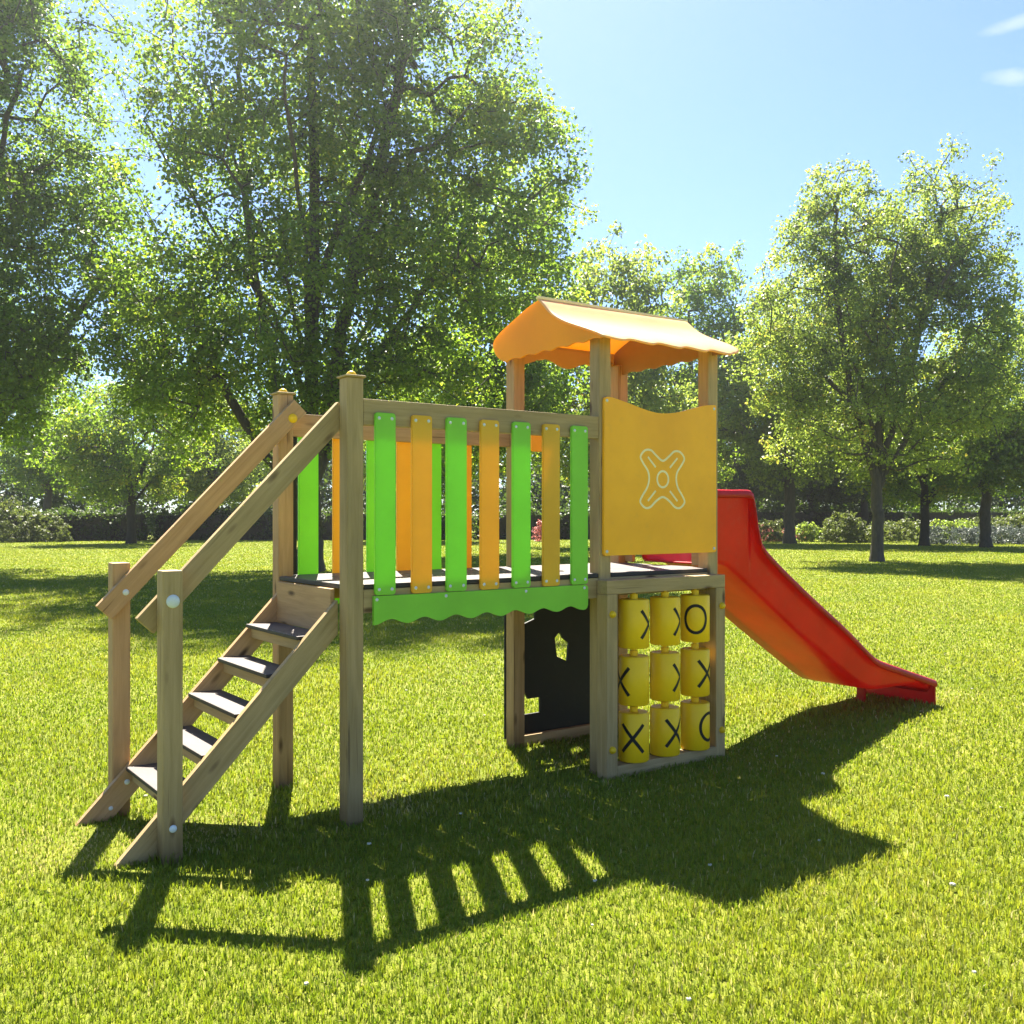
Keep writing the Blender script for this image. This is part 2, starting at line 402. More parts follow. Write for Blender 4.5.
# tower: yellow panel with engraved cross
top = catmull([(1.648, 2.205), (1.660, 2.224), (1.708, 2.226), (1.851, 2.198), (2.0, 2.166), (2.11, 2.156), (2.25, 2.170), (2.40, 2.206), (2.50, 2.229), (2.585, 2.236), (2.598, 2.222)], 5)
outl = [(2.598, 1.306), (2.598, 2.222)]
pan = [(1.645, 1.306), (1.657, 1.294), (2.588, 1.294), (2.598, 1.305)] + [(p.x, p.y) for p in reversed(top)]
bm = prism_bm(pan, [], 0.018, y0=-0.021)
def ribbon(bm, pts, w, y, t, closed, mi):
    """flat raised line in the XZ plane: rectangular section, width w, from y to y-t"""
    n = len(pts); ring = []
    for i in range(n):
        a = pts[(i-1) % n] if (closed or i > 0) else pts[i]; b = pts[(i+1) % n] if (closed or i < n-1) else pts[i]
        d = (Vector(b) - Vector(a)).normalized(); nn = Vector((-d.y, d.x)); p = Vector(pts[i])
        l, r = p + nn*w/2, p - nn*w/2
        ring.append([bm.verts.new((l.x, y, l.y)), bm.verts.new((l.x, y-t, l.y)), bm.verts.new((r.x, y-t, r.y)), bm.verts.new((r.x, y, r.y))])
    fs = []
    for i in range(n if closed else n-1):
        A, B = ring[i], ring[(i+1) % n]
        for k in range(3): fs.append(bm.faces.new((A[k], A[k+1], B[k+1], B[k])))
    if not closed:
        for e in (ring[0], ring[-1]): fs.append(bm.faces.new(e))
    for f in fs: f.material_index = mi
    bmesh.ops.recalc_face_normals(bm, faces=fs)
kx, kz, cx0, cz0 = 0.00251, 0.00171, 2.121, 1.752
Q = [(0, -66), (22, -84), (40, -102), (60, -100), (74, -78), (66, -56), (50, -28), (46, 0), (52, 30), (68, 60), (75, 82), (60, 102), (42, 100), (22, 78), (0, 64)]
full = Q + [(-x, y) for x, y in reversed(Q[1:-1])]
ribbon(bm, [(cx0 + p.x*kx, cz0 - p.y*kz) for p in catmull(full, 5, True)], 0.013, -0.0212, 0.0012, True, 1)
ribbon(bm, [(cx0 + 19*kx*math.cos(a), cz0 + 29*kz*math.sin(a)) for a in [2*math.pi*i/28 for i in range(28)]], 0.013, -0.0212, 0.0012, True, 1)
for sx in (-1, 1):
    for sz in (-1, 1):
        ribbon(bm, [(cx0 + sx*24*kx, cz0 + sz*42*kz), (cx0 + sx*50*kx, cz0 + sz*78*kz)], 0.012, -0.0212, 0.0012, False, 1)
for x, z in ((1.668, 1.318), (2.578, 1.318), (1.668, 2.205), (2.578, 2.212)):
    bm_dome(bm, (x, -0.021, z), (0, -1, 0), 0.010, 0.006, mi=2, seg=10, rings=3)
from_bm('front_panel', bm, [YPANEL, CREAM, STEEL], PLAY)
# guard boards beside the slide opening, rear guard tab
board('guard_board', (2.615, 0.093, 1.45), (2.615, 0.20, 1.45), (1, 0, 0), 0.50, 0.03, WOOD, PLAY)
board('guard_board', (2.615, 0.77, 1.45), (2.615, D - 0.093, 1.45), (1, 0, 0), 0.50, 0.03, WOOD_LIT, PLAY)
bm = prism_bm(rounded_rect(1.77, 1.87, 1.955, 2.10, 0.025), [], 0.018, y0=D - 0.093)
from_bm('rear_panel_tab', bm, ORANGE, PLAY)

# game frame with turning drums
FR = board('game_frame', (1.606, -0.047, 1.113), (2.602, -0.047, 1.113), (0, 1, 0), 0.08, 0.09, WOOD, PLAY)
FRM = LASTM[0].copy(); FRI = FRM.inverted()
def sub_board(name, p0, p1, side, width, thick, mat):
    o = board(name, p0, p1, side, width, thick, mat, FR)
    o.matrix_local = FRI @ LASTM[0]
    return o
sub_board('frame_stile', (1.647, -0.047, -0.04), (1.647, -0.047, 1.0725), (0, 1, 0), 0.082, 0.09, WOOD)
sub_board('frame_stile', (2.561, -0.047, -0.04), (2.561, -0.047, 1.0725), (0, 1, 0), 0.082, 0.09, WOOD)
sub_board('frame_bottom', (1.6885, -0.047, 0.03), (2.5195, -0.047, 0.03), (0, 1, 0), 0.08, 0.09, WOOD)
for x in (1.645, 2.570):
    for z in (0.957, 0.17):
        o = cap_on('knob', (x, -0.092, z), (0, -1, 0), 0.022, 0.026, KNOBY, FR); o.matrix_local = FRI
RD = 0.091
def drum(x, z, marks, zh=0.144):
    bm = bmesh.new()
    seg = 48
    prof = [(0.0, -zh), (RD - 0.006, -zh), (RD, -zh + 0.006), (RD, zh - 0.006), (RD - 0.006, zh), (0.03, zh), (0.03, zh - 0.012), (0.0, zh - 0.012)]
    rings = []
    for r, zz in prof:
        if r == 0: rings.append([bm.verts.new((0, 0, zz))])
        else: rings.append([bm.verts.new((r*math.cos(2*math.pi*i/seg), r*math.sin(2*math.pi*i/seg), zz)) for i in range(seg)])
    for A, B in zip(rings, rings[1:]):
        for i in range(seg):
            j = (i+1) % seg
            if len(A) == 1: bm.faces.new((A[0], B[j], B[i]))
            elif len(B) == 1: bm.faces.new((A[i], A[j], B[0]))
            else:
                f = bm.faces.new((A[i], A[j], B[j], B[i])); f.smooth = abs(A[0].co.z - B[0].co.z) > 0.05
    # axle stub
    for (za, zb) in ((zh - 0.012, zh + 0.03), (-zh - 0.012, -zh)):
        a = [bm.verts.new((0.024*math.cos(2*math.pi*i/16), 0.024*math.sin(2*math.pi*i/16), za)) for i in range(16)]
        b = [bm.verts.new((0.024*math.cos(2*math.pi*i/16), 0.024*math.sin(2*math.pi*i/16), zb)) for i in range(16)]
        for i in range(16): bm.faces.new((a[i], a[(i+1) % 16], b[(i+1) % 16], b[i]))
        bm.faces.new(b)
    def wrap(pts, w, closed, phi):
        n = len(pts); rows = []
        for i in range(n):
            a = pts[(i-1) % n] if (closed or i > 0) else pts[i]; b = pts[(i+1) % n] if (closed or i < n-1) else pts[i]
            d = (Vector(b) - Vector(a)).normalized(); nn = Vector((-d.y, d.x)); p = Vector(pts[i])
            row = []
            for s in (0.5, -0.5):
                q = p + nn*w*s; ang = phi + q.x/RD
                row.append(bm.verts.new(((RD+0.0012)*math.cos(ang), (RD+0.0012)*math.sin(ang), q.y)))
            rows.append(row)
        for i in range(n if closed else n-1):
            f = bm.faces.new((rows[i][0], rows[i][1], rows[(i+1) % n][1], rows[(i+1) % n][0])); f.material_index = 1
    for kind, phi in marks:
        if kind == 'X':
            hw, hh = 0.066, 0.082
            for s in (1, -1):
                wrap([(-hw + 2*hw*k/12, s*(-hh + 2*hh*k/12)) for k in range(13)], 0.020, False, phi)
        else:
            wrap([(0.068*math.cos(2*math.pi*k/36), 0.084*math.sin(2*math.pi*k/36)) for k in range(36)], 0.019, True, phi)
    o = from_bm('drum', bm, [DRUMY, INK], FR)
    o.matrix_local = FRI @ Matrix.Translation((x, -0.047, z))
    return o
def xs_on(u, y):   # column of the photograph -> X on the plane Y=y (used to place the three axles)
    d = FWD + RGT*((u-512)/FPX); t = (y - CAM.y)/d.y
    return CAM.x + d.x*t
AX = [xs_on(633.8, -0.047), xs_on(664.9, -0.047), xs_on(695.0, -0.047)]
TO_CAM = math.atan2(CAM.y, CAM.x - 2.08)
CELLS = [[[('X', 72)], [('X', 78)], [('O', 1)]],
         [[('X', -58)], [('X', 75), ('O', -122)], [('X', 52)]],
         [[('X', -3)], [('X', 45)], [('O', 62)]]]
for r, z in enumerate((0.889, 0.552, 0.219)):
    for c in range(3):
        marks = [(k, TO_CAM + R(a)) for k, a in CELLS[r][c]]
        extra = [('O' if marks[0][0] == 'X' else 'X', TO_CAM + R(180))]
        drum(AX[c], z, marks + extra)
for c in range(3):
    bm = bmesh.new(); bmesh.ops.create_cone(bm, cap_ends=True, segments=16, radius1=0.012, radius2=0.012, depth=1.0)
    o = from_bm('axle', bm, DRUMY, FR, FRI @ Matrix.Translation((AX[c], -0.047, 0.57)))

# black board at the back of the tower's lower room
def on_y(u, v, y):
    d = FWD + RGT*((u-512)/FPX) + Vector((0, 0, (V0-v)/FPX)); t = (y - CAM.y)/d.y
    p = CAM + d*t; return (p.x, p.z)
yb = D + 0.004
h1 = [on_y(480+a*.1661, 590+b*.1661, yb) for a, b in ((450, 290), (470, 262), (482, 256), (500, 290), (534, 320), (525, 428), (463, 400))]
h2 = [on_y(480+a*.1661, 590+b*.1661, yb) for a, b in ((205, 560), (258, 588), (288, 655), (362, 645), (362, 735), (200, 762))]
h3 = [on_y(480+a*.1661, 590+b*.1661, yb) for a, b in ((262, 150), (330, 130), (332, 172), (262, 206))]
bm = prism_bm([(LB - 0.002, 0.045), (LB + WT - 0.003, 0.045), (LB + WT - 0.003, 1.04), (LB - 0.002, 1.04)], [h1, h2, h3], 0.016, y0=yb)
from_bm('black_play_board', bm, BLACKB, PLAY)
board('ground_rail', (LB + W + 0.001, D - 0.06, 0.025), (LB + WT - W - 0.001, D - 0.06, 0.025), (0, 1, 0), 0.09, 0.045, WOOD, PLAY)

# roof
XL, XR = 1.54, 2.70
PROF = catmull([(0.485, 2.882), (0.44, 2.848), (0.345, 2.765), (0.215, 2.697), (0.04, 2.632), (-0.09, 2.583), (-0.145, 2.556)], 4)
PROF_R = [(0.97 - p.x, p.y) for p in catmull([(0.485, 2.880), (0.37, 2.838), (0.23, 2.786), (0.10, 2.735), (0.02, 2.690), (0.0, 2.655), (0.03, 2.60)], 4)]
def slope(sign):
    bm = bmesh.new(); rows = []
    XL = 1.54 if sign > 0 else 1.568
    prof = PROF if sign > 0 else [Vector((0.97 - a, b)) for a, b in PROF_R]
    nx = 36
    for (j, p) in enumerate(prof):
        row = []
        fr = j / (len(prof) - 1)
        for i in range(nx + 1):
            t = i / nx
            x = XL + (XR - XL) * t
            # eave corner is rounded and the eave is gently scalloped
            e = max(0, fr - 0.75) / 0.25
            y = p.x + e * 0.022 * math.cos(2*math.pi*t*5)
            z = p.y + e * (0.010 * math.cos(2*math.pi*t*5) - 0.004)
            if sign > 0:
                x += t**3 * (0.12 * (1 - fr**2.4) - 0.03 * e * e)
                z += 0.030 * t * t * math.sin(math.pi * fr)
            else: x += t**3 * 0.15 * (1 - fr**2)
            if sign < 0: y = 0.97 - y
            row.append(bm.verts.new((x, y, z)))
        rows.append(row)
    for A, B in zip(rows, rows[1:]):
        for i in range(nx):
            q = (A[i], A[i+1], B[i+1], B[i])
            f = bm.faces.new(q if sign > 0 else q[::-1]); f.smooth = True
    bmesh.ops.recalc_face_normals(bm, faces=bm.faces[:])
    bmesh.ops.solidify(bm, geom=bm.faces[:], thickness=0.012)
    return bm
roof = from_bm('roof', slope(1), ROOFY, PLAY)
from_bm('rear_slope', slope(-1), ROOFY, roof)
bm = bmesh.new()
bm_box(bm, XL - 0.002, 2.85, 0.470, 0.500, 2.872, 2.892); bevel_all(bm, 0.008)
from_bm('ridge_cap', bm, ROOFC, roof)
# gable boards
def gable_poly(zcut_amp=0.012, nw=6):
    rear = [(0.485, 2.870), (0.60, 2.842), (0.74, 2.790), (0.88, 2.738), (0.965, 2.690), (0.985, 2.650), (0.955, 2.590), (0.90, 2.550), (0.845, 2.528)]
    low = []
    y0, y1 = 0.845, -0.10
    for i in range(1, 60):
        t = i / 60; low.append((y0 + (y1-y0)*t, 2.530 + 0.018*t + zcut_amp*(0.5 - 0.5*math.cos(2*math.pi*nw*t))))
    fr = [(-0.125, 2.556), (-0.09, 2.572), (0.04, 2.619), (0.215, 2.684), (0.345, 2.752), (0.42, 2.815)]
    rr = [(p.x, p.y) for p in catmull(rear, 4)]
    return rr + low + fr
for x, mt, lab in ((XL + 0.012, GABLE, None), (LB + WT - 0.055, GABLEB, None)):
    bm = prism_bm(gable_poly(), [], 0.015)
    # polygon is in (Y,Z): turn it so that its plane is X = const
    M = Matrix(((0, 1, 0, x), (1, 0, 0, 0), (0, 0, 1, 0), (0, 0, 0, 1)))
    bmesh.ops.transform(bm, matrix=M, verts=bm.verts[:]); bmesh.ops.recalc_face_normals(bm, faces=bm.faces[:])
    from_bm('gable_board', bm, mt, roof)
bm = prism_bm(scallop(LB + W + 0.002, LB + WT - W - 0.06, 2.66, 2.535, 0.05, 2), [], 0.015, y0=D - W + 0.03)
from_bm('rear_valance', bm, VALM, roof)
board('roof_beam', (LB + W + 0.001, D - 0.03, 2.64), (LB + WT - W - 0.001, D - 0.03, 2.64), (0, 1, 0), 0.08, 0.03, WOOD_LIT, roof)

# slide
def slide():
    rim = catmull([(2.645, 1.70), (2.85, 1.70), (2.995, 1.70), (3.04, 1.66), (3.085, 1.45), (3.165, 1.30), (3.594, 0.998), (4.067, 0.696), (4.40, 0.465), (4.50, 0.42), (4.819, 0.324), (5.20, 0.212), (5.265, 0.19)], 5)
    bed = catmull([(2.645, 1.215), (2.78, 1.21), (2.90, 1.165), (3.52, 0.745), (3.95, 0.478), (4.30, 0.265), (4.47, 0.205), (4.70, 0.195), (5.05, 0.19), (5.18, 0.165), (5.24, 0.10)], 6)
    def z_of(c, x):
        for a, b in zip(c, c[1:]):
            if a.x <= x <= b.x and b.x > a.x: return a.y + (b.y-a.y)*(x-a.x)/(b.x-a.x)
        return c[-1].y if x > c[-1].x else c[0].y
    X = sorted(set([2.645, 2.70, 2.78, 2.85, 2.92, 2.98, 3.01, 3.03, 3.05, 3.075, 3.09, 3.12, 3.165] + [3.2 + 0.1*i for i in range(12)] + [4.36 + 0.06*i for i in range(12)] + [5.05, 5.10, 5.15, 5.19, 5.22, 5.24]))
    y0, y1 = 0.10, 0.72
    bm = bmesh.new(); rows = []
    for x in X:
        zr, zb = z_of(rim, x), z_of(bed, x)
        zr = max(zr, zb + 0.03)
        f = 0.045
        # cross section from outer near lip, over the rolled rim, down the near wall, across the bed, up the far wall
        sec = [(y0 - 0.055, zr - 0.055), (y0 - 0.060, zr - 0.045), (y0 - 0.060, zr - 0.012), (y0 - 0.046, zr), (y0 - 0.012, zr), (y0, zr - 0.012), (y0 + 0.004, zr - 0.03), (y0 + 0.010, zb + 0.035), (y0 + 0.018, zb + 0.012), (y0 + 0.036, zb + 0.001), (y0 + 0.16, zb), ]
        sec = sec + [(y0 + y1 - y, z) for y, z in reversed(sec)]
        rows.append([bm.verts.new((x, y, z)) for y, z in sec])
    for A, B in zip(rows, rows[1:]):
        for i in range(len(A)-1):
            f = bm.faces.new((A[i], A[i+1], B[i+1], B[i])); f.smooth = True
    bmesh.ops.recalc_face_normals(bm, faces=bm.faces[:])
    bmesh.ops.solidify(bm, geom=bm.faces[:], thickness=0.010)
    return bm
SLD = from_bm('slide', slide(), RED, PLAY)
# folded lip standing on the grass at the exit
bm = bmesh.new()
lip = [(y, z) for y, z in rounded_rect(0.062, 0.758, -0.03, 0.185, 0.03, corners=(0, 1, 1, 0))]
bm2 = prism_bm(lip, [], 0.028)
M = Matrix(((0, 1, 0, 5.235), (1, 0, 0, 0), (0, 0, 1, 0), (0, 0, 0, 1)))
bmesh.ops.transform(bm2, matrix=M, verts=bm2.verts[:]); bmesh.ops.recalc_face_normals(bm2, faces=bm2.faces[:])
bmesh.ops.bevel(bm2, geom=bm2.edges[:], offset=0.006, segments=2, affect='EDGES')
from_bm('exit_lip', bm2, RED, SLD); bm.free()
board('slide_foot', (4.88, 0.49, -0.03), (4.88, 0.49, 0.18), (1, 0, 0), 0.07, 0.03, RED, SLD)

# ------------------------------------------------------------------ trees
LEAF_A = leaf_mat('maple_leaf', [(0.0, (0.046, 0.084, 0.014)), (0.5, (0.086, 0.142, 0.020)), (0.85, (0.145, 0.19, 0.024)), (1.0, (0.21, 0.21, 0.028))], (3.0, 2.9, 1.5), tf=0.57, rough=0.42)
LEAF_B = leaf_mat('pale_leaf', [(0.0, (0.072, 0.108, 0.026)), (0.5, (0.130, 0.182, 0.038)), (0.85, (0.20, 0.245, 0.05)), (1.0, (0.29, 0.25, 0.05))], (2.5, 2.4, 1.5), tf=0.55, rough=0.42)
LEAF_D = leaf_mat('dark_leaf', [(0.0, (0.026, 0.046, 0.012)), (0.6, (0.048, 0.078, 0.015)), (1.0, (0.09, 0.115, 0.02))], (2.4, 2.5, 1.1), tf=0.42, rough=0.5)
BARK = bark_mat('grey_bark', (0.035, 0.028, 0.02), (0.10, 0.082, 0.06))
BARK_D = bark_mat('dark_bark', (0.018, 0.014, 0.011), (0.05, 0.04, 0.03))

def leaves_np(rng, centers, radii, per, size, flat=0.75, tint_c=None, droop=0.25):
    """leaf blades scattered through small leaf sprays: arrays for np_mesh"""
    nC = len(centers)
    idx = np.repeat(np.arange(nC), per)
    n = len(idx)
    g = rng.normal(0, 1, (n, 3)); g /= np.linalg.norm(g, axis=1, keepdims=True)
    rr = radii[idx, None] * rng.random((n, 1))**0.45
    off = g * rr; off[:, 2] *= flat
    P = centers[idx] + off
    P[:, 2] -= droop * radii[idx] * (np.linalg.norm(off[:, :2], axis=1)/radii[idx])**2
    nrm = rng.normal(0, 0.75, (n, 3)) + g*0.45 + np.array([0, 0, 0.75]); nrm /= np.linalg.norm(nrm, axis=1, keepdims=True)
    a = rng.normal(0, 1, (n, 3)) + g*0.7; a[:, 2] -= 0.35
    a -= (a*nrm).sum(1, keepdims=True)*nrm; a /= np.linalg.norm(a, axis=1, keepdims=True)
    b = np.cross(nrm, a)
    s = size * (0.65 + 0.7*rng.random((n, 1)))
    V = np.zeros((n, 4, 3))
    fold = nrm * s * 0.14
    V[:, 0] = P - a*s*0.5; V[:, 2] = P + a*s*0.5 - nrm*s*0.10
    V[:, 1] = P + b*s*0.42 + fold - a*s*0.05; V[:, 3] = P - b*s*0.42 + fold - a*s*0.05
    t = np.clip((tint_c[idx] if tint_c is not None else 0.45) + rng.normal(0, 0.16, n), 0, 1)
    return V, t

def leaf_mesh(name, V, t, mat):
    n = len(V)
    return np_mesh(name, V.reshape(-1, 3), np.full(n, 4), np.arange(n*4), [mat], tint=t)

def field(p, s, seed):
    return noise.noise(Vector((p[0]*s + seed*3.1, p[1]*s - seed*1.7, p[2]*s + seed*0.9)))

def grow(seed, stems, lobes, n_clusters, per, leaf, cl_r, trunk_r, gap=-0.22, gap_s=0.38, shell=0.33, bark=None, leafm=None, tint_rng=(0.25, 0.7), min_z=1.6):
    """trunk + limbs + twigs that reach leaf sprays lying inside a union of ellipsoid lobes.
    stems: list of polylines of (x, y, z); returns (wood mesh, leaf mesh)"""
    rng = np.random.default_rng(seed)
    nodes, parent = [], []
    for si, st in enumerate(stems):
        pts = catmull(st, 6)
        prev = -1
        if si > 0:                                   # branch off the nearest node of the first stem
            d = [(Vector(q) - pts[0]).length for q in nodes]; prev = int(np.argmin(d))
        for k, p in enumerate(pts):
            if si > 0 and k == 0: continue
            w = (0.02 if p.z < 3 else 0.05) * min(1, k/5)
            nodes.append((p.x + rng.normal(0, w), p.y + rng.normal(0, w), p.z)); parent.append(prev); prev = len(nodes) - 1
    lob = np.array(lobes, float)
    wt = (lob[:, 3]*lob[:, 4]*lob[:, 5])**0.8; wt /= wt.sum()
    C = []; T = []
    tries = 0
    while len(C) < n_clusters and tries < n_clusters*12:
        tries += 1
        l = lob[rng.choice(len(lob), p=wt)]
        g = rng.normal(0, 1, 3); g /= np.linalg.norm(g)
        r = rng.random()**shell
        bump = 1 + 0.22*field(g*2.2 + l[:3], 1.0, seed)*1.6
        p = l[:3] + g*l[3:6]*r*bump
        if p[2] < min_z: continue
        if field(p, gap_s, seed) < gap: continue
        C.append(p); T.append(np.clip(np.mean(tint_rng) + (tint_rng[1]-tint_rng[0])*(0.9*field(p, 0.55, seed + 9)) + rng.normal(0, .07), 0.02, 0.98))
    C = np.array(C); T = np.array(T)
    # connect sprays: nearest skeleton node first
    st_n = np.array(nodes)
    d0 = np.array([np.min(np.linalg.norm(st_n - c, axis=1)) for c in C])
    order = np.argsort(d0)
    arr = np.zeros((len(nodes) + n_clusters*8, 3)); arr[:len(nodes)] = st_n; cnt = len(nodes)
    tips = []
    for ci in order:
        c = C[ci]
        A = arr[:cnt]
        dv = c - A
        dist = np.linalg.norm(dv, axis=1)
        cost = dist * (1 + 0.35*np.clip(-dv[:, 2]/(dist + 1e-6), 0, 1)) + 0.02*np.linalg.norm(A[:, :2] - c[:2], axis=1)
        j = int(np.argmin(cost)); L0 = dist[j]
        m = max(1, min(7, int(L0/0.55)))
        a = A[j].copy(); prev = j
        for k in range(1, m + 1):
            t = k/m
            p = a + (c - a)*t
            p[2] += 0.10*L0*math.sin(math.pi*t)
            if k < m: p += rng.normal(0, 0.05*L0/m + 0.015, 3)
            arr[cnt] = p; parent.append(prev); prev = cnt; cnt += 1
        tips.append(prev)
    n = cnt; par = np.array(parent)
    r = np.zeros(n); e = 2.3
    for t in tips: r[t] += 0.010**e
    for i in range(n-1, -1, -1):
        if r[i] == 0: r[i] = 0.010**e
        if par[i] >= 0: r[par[i]] += r[i]
    r = r**(1/e)
    big = r[0]; r = np.where(r > 0.02, r*(trunk_r/big)**np.clip(np.log(r/0.02)/np.log(big/0.02 + 1e-9), 0, 1), r)
    # root flare
    r = r * (1 + 0.45*np.exp(-np.clip(arr[:n, 2], 0, 9)/0.28)*(r > trunk_r*0.6))
    # frustums with shared joints along the main line of each branch
    pos = arr[:n]
    main = np.full(n, -1)
    for i in range(n-1, -1, -1):
        if par[i] >= 0 and (main[par[i]] < 0 or r[i] > r[main[par[i]]]): main[par[i]] = i
    dn = np.zeros((n, 3)); has = par >= 0
    dn[has] += pos[has] - pos[par[has]]
    hm = main >= 0
    dn[hm] += pos[main[hm]] - pos[hm]
    dn /= np.maximum(np.linalg.norm(dn, axis=1, keepdims=True), 1e-6)
    def basis(d):
        u = np.cross(np.array([[0.31, 0.95, 0.04]]), d); u /= np.maximum(np.linalg.norm(u, axis=1, keepdims=True), 1e-6)
        return u, np.cross(d, u)
    bu, bv = basis(dn)
    ei = np.where(par >= 0)[0]
    Vs, Fs, base = [], [], 0
    for thick in (True, False):
        sel = ei[(r[ei] > 0.05) == thick]
        if len(sel) == 0: continue
        k = 12 if thick else 4
        p = par[sel]; A, B = pos[p], pos[sel]
        ismain = main[p] == sel
        d = B - A; d = d/np.maximum(np.linalg.norm(d, axis=1, keepdims=True), 1e-6)
        su, sv_ = basis(d)
        ua = np.where(ismain[:, None], bu[p], su); va = np.where(ismain[:, None], bv[p], sv_)
        ra = np.where(ismain, r[p], np.minimum(r[p]*0.9, r[sel]*1.35))[:, None, None]
        rb = r[sel][:, None, None]
        ang = np.arange(k)*2*np.pi/k
        ca, sa = np.cos(ang)[None, :, None], np.sin(ang)[None, :, None]
        lo = A[:, None] + (ua[:, None]*ca + va[:, None]*sa)*ra
        hi = B[:, None] + (bu[sel][:, None]*ca + bv[sel][:, None]*sa)*rb
        m = len(sel)
        Vs.append(np.concatenate([lo, hi], 1).reshape(-1, 3))
        s0 = base + np.arange(m)*2*k
        i = np.arange(k); j = (i+1) % k
        q = np.stack([i, j, j+k, i+k], 1)
        Fs.append((s0[:, None, None] + q[None]).reshape(-1, 4))
        base += m*2*k
    V = np.concatenate(Vs); F = np.concatenate(Fs)
    wood = np_mesh('trunk', V, np.full(len(F), 4), F.ravel(), [bark or BARK], smooth=True)
    bm = bmesh.new(); bm.from_mesh(wood); bmesh.ops.remove_doubles(bm, verts=bm.verts[:], dist=0.0005); bm.to_mesh(wood); bm.free()
    cr = cl_r*(0.7 + 0.6*rng.random(len(C)))
    LV, lt = leaves_np(rng, C, cr, per, leaf, tint_c=T)
    crown = leaf_mesh('crown', LV, lt, leafm or LEAF_A)
    return wood, crown

def tree(name, label, cat, loc, meshes, rz=0.0, sc=(1, 1, 1), group=None):
    t = empty(name, loc, rz); t.scale = sc
    props(t, label, cat, group)
    link('trunk', meshes[0], t); link('crown', meshes[1], t)
    return t

def radial(a, r): return (math.cos(a)*r, math.sin(a)*r)
def limbs(seed, n, z0, z1, reach, rise, top):
    """main stem plus n ascending limbs"""
    rng = random.Random(seed)
    out = [[(0, 0, -0.15), (0.04, 0.02, z0*0.5), (0.0, 0.05, z0), (0.15, -0.1, (z0 + top)/2), (0.1, 0.1, top)]]
    for k in range(n):
        a = 2*math.pi*(k + 0.4*rng.random())/n
        zz = z0 + (z1 - z0)*k/max(1, n-1)
        r = reach*(0.75 + 0.4*rng.random())
        x1, y1 = radial(a, r*0.35); x2, y2 = radial(a + 0.15*(rng.random()-.5), r)
        out.append([(0, 0, zz), (x1, y1, zz + rise*0.5), (x2, y2, zz + rise*(0.9 + 0.4*rng.random()))])
    return out

GT = 'park trees around the lawn'
rot_cam = YAW - math.pi/2          # so that local +X points to the right of the picture, +Y away

# big many-stemmed tree behind the bridge
st = limbs(11, 8, 1.9, 6.5, 3.4, 5.6, 14.5)
st[1:1] = [[(0, 0, 1.6), (-0.8, 0.2, 4.5), (-1.6, 0.0, 9.0), (-2.0, 0.2, 13.5)], [(0, 0, 2.0), (0.7, -0.3, 5.0), (1.6, -0.2, 9.5), (2.6, 0, 14.0)], [(0, 0, 1.7), (-1.6, -0.4, 4.0), (-3.3, -0.3, 7.4)]]
big = grow(21, st, [(-0.6, 0, 8.2, 5.2, 4.6, 4.6), (-0.4, 0, 12.6, 4.2, 4.0, 4.4), (2.6, 0.3, 12.2, 3.0, 3.0, 3.8), (3.6, 0.2, 8.0, 2.8, 3.2, 3.4), (-3.6, 0, 6.2, 2.2, 2.8, 2.6), (0, 0, 4.8, 4.6, 4.0, 1.6), (0.6, 0, 16.2, 3.4, 3.2, 2.8), (0.8, 0, 18.2, 3.2, 3.0, 2.2), (5.5, 0.3, 10.4, 2.0, 2.4, 3.0), (4.6, 0.3, 13.2, 1.7, 2.2, 2.4)],
           2200, 76, 0.108, 0.56, 0.33, gap=-0.27, leafm=LEAF_A)
tree('broadleaf_tree', 'huge many-stemmed leafy tree rising out of the picture behind the slatted bridge', 'tree', ground_at(309, 26.5), big, rot_cam, group=GT)

# dark tree at the left edge
st = limbs(5, 8, 2.6, 7.0, 3.6, 4.6, 13)
lft = grow(33, st, [(0, 0, 8.0, 4.8, 4.6, 4.4), (0.8, 0, 12.5, 3.9, 4.0, 4.2), (2.2, -0.2, 5.4, 2.9, 3.0, 1.9), (-1, 0, 16, 3, 3, 2.5), (0, 0, 17.6, 3, 3, 2.2)],
           1600, 74, 0.108, 0.56, 0.30, gap=-0.23, leafm=LEAF_A, tint_rng=(0.1, 0.5))
tree('broadleaf_tree', 'tall dark leafy tree cut by the left edge of the picture', 'tree', ground_at(-34, 27.0), lft, rot_cam, group=GT)

# round-topped tree standing alone on the right lawn
st = limbs(8, 7, 2.2, 4.6, 2.7, 3.9, 9.5)
st[1:1] = [[(0, 0, 2.3), (0.5, 0.1, 4.2), (1.5, 0.1, 7.5), (2.3, 0.1, 11.5)], [(0, 0, 2.4), (-0.7, 0, 4.8), (-1.3, 0, 8.0), (-1.5, 0, 11.6)]]
st[0] = [(0, 0, -0.15), (0.03, 0.02, 1.2), (0.0, 0.05, 2.4), (0.1, -0.1, 5.0), (0.3, 0.1, 8.0)]
rgt = grow(47, st, [(-1.4, 0, 7.8, 2.8, 2.9, 4.3), (1.9, 0.1, 8.0, 2.6, 2.8, 4.4), (0.3, 0, 5.0, 4.2, 3.8, 2.2), (-1.5, 0, 10.8, 1.9, 1.9, 2.3), (2.2, 0, 10.8, 2.1, 2.0, 2.4), (-3.2, 0, 6.8, 1.6, 2.0, 2.4), (3.6, 0, 6.6, 1.6, 2.0, 2.6), (0.4, 0, 8.2, 2.2, 2.2, 2.8)],
           1850, 56, 0.098, 0.43, 0.19, gap=-0.20, gap_s=0.6, leafm=LEAF_B, min_z=2.0)
tree('broadleaf_tree', 'double-topped tree standing alone on the lawn right of the slide', 'tree', ground_at(877, 31.8), rgt, rot_cam, (0.94, 1, 1.0), group=GT)

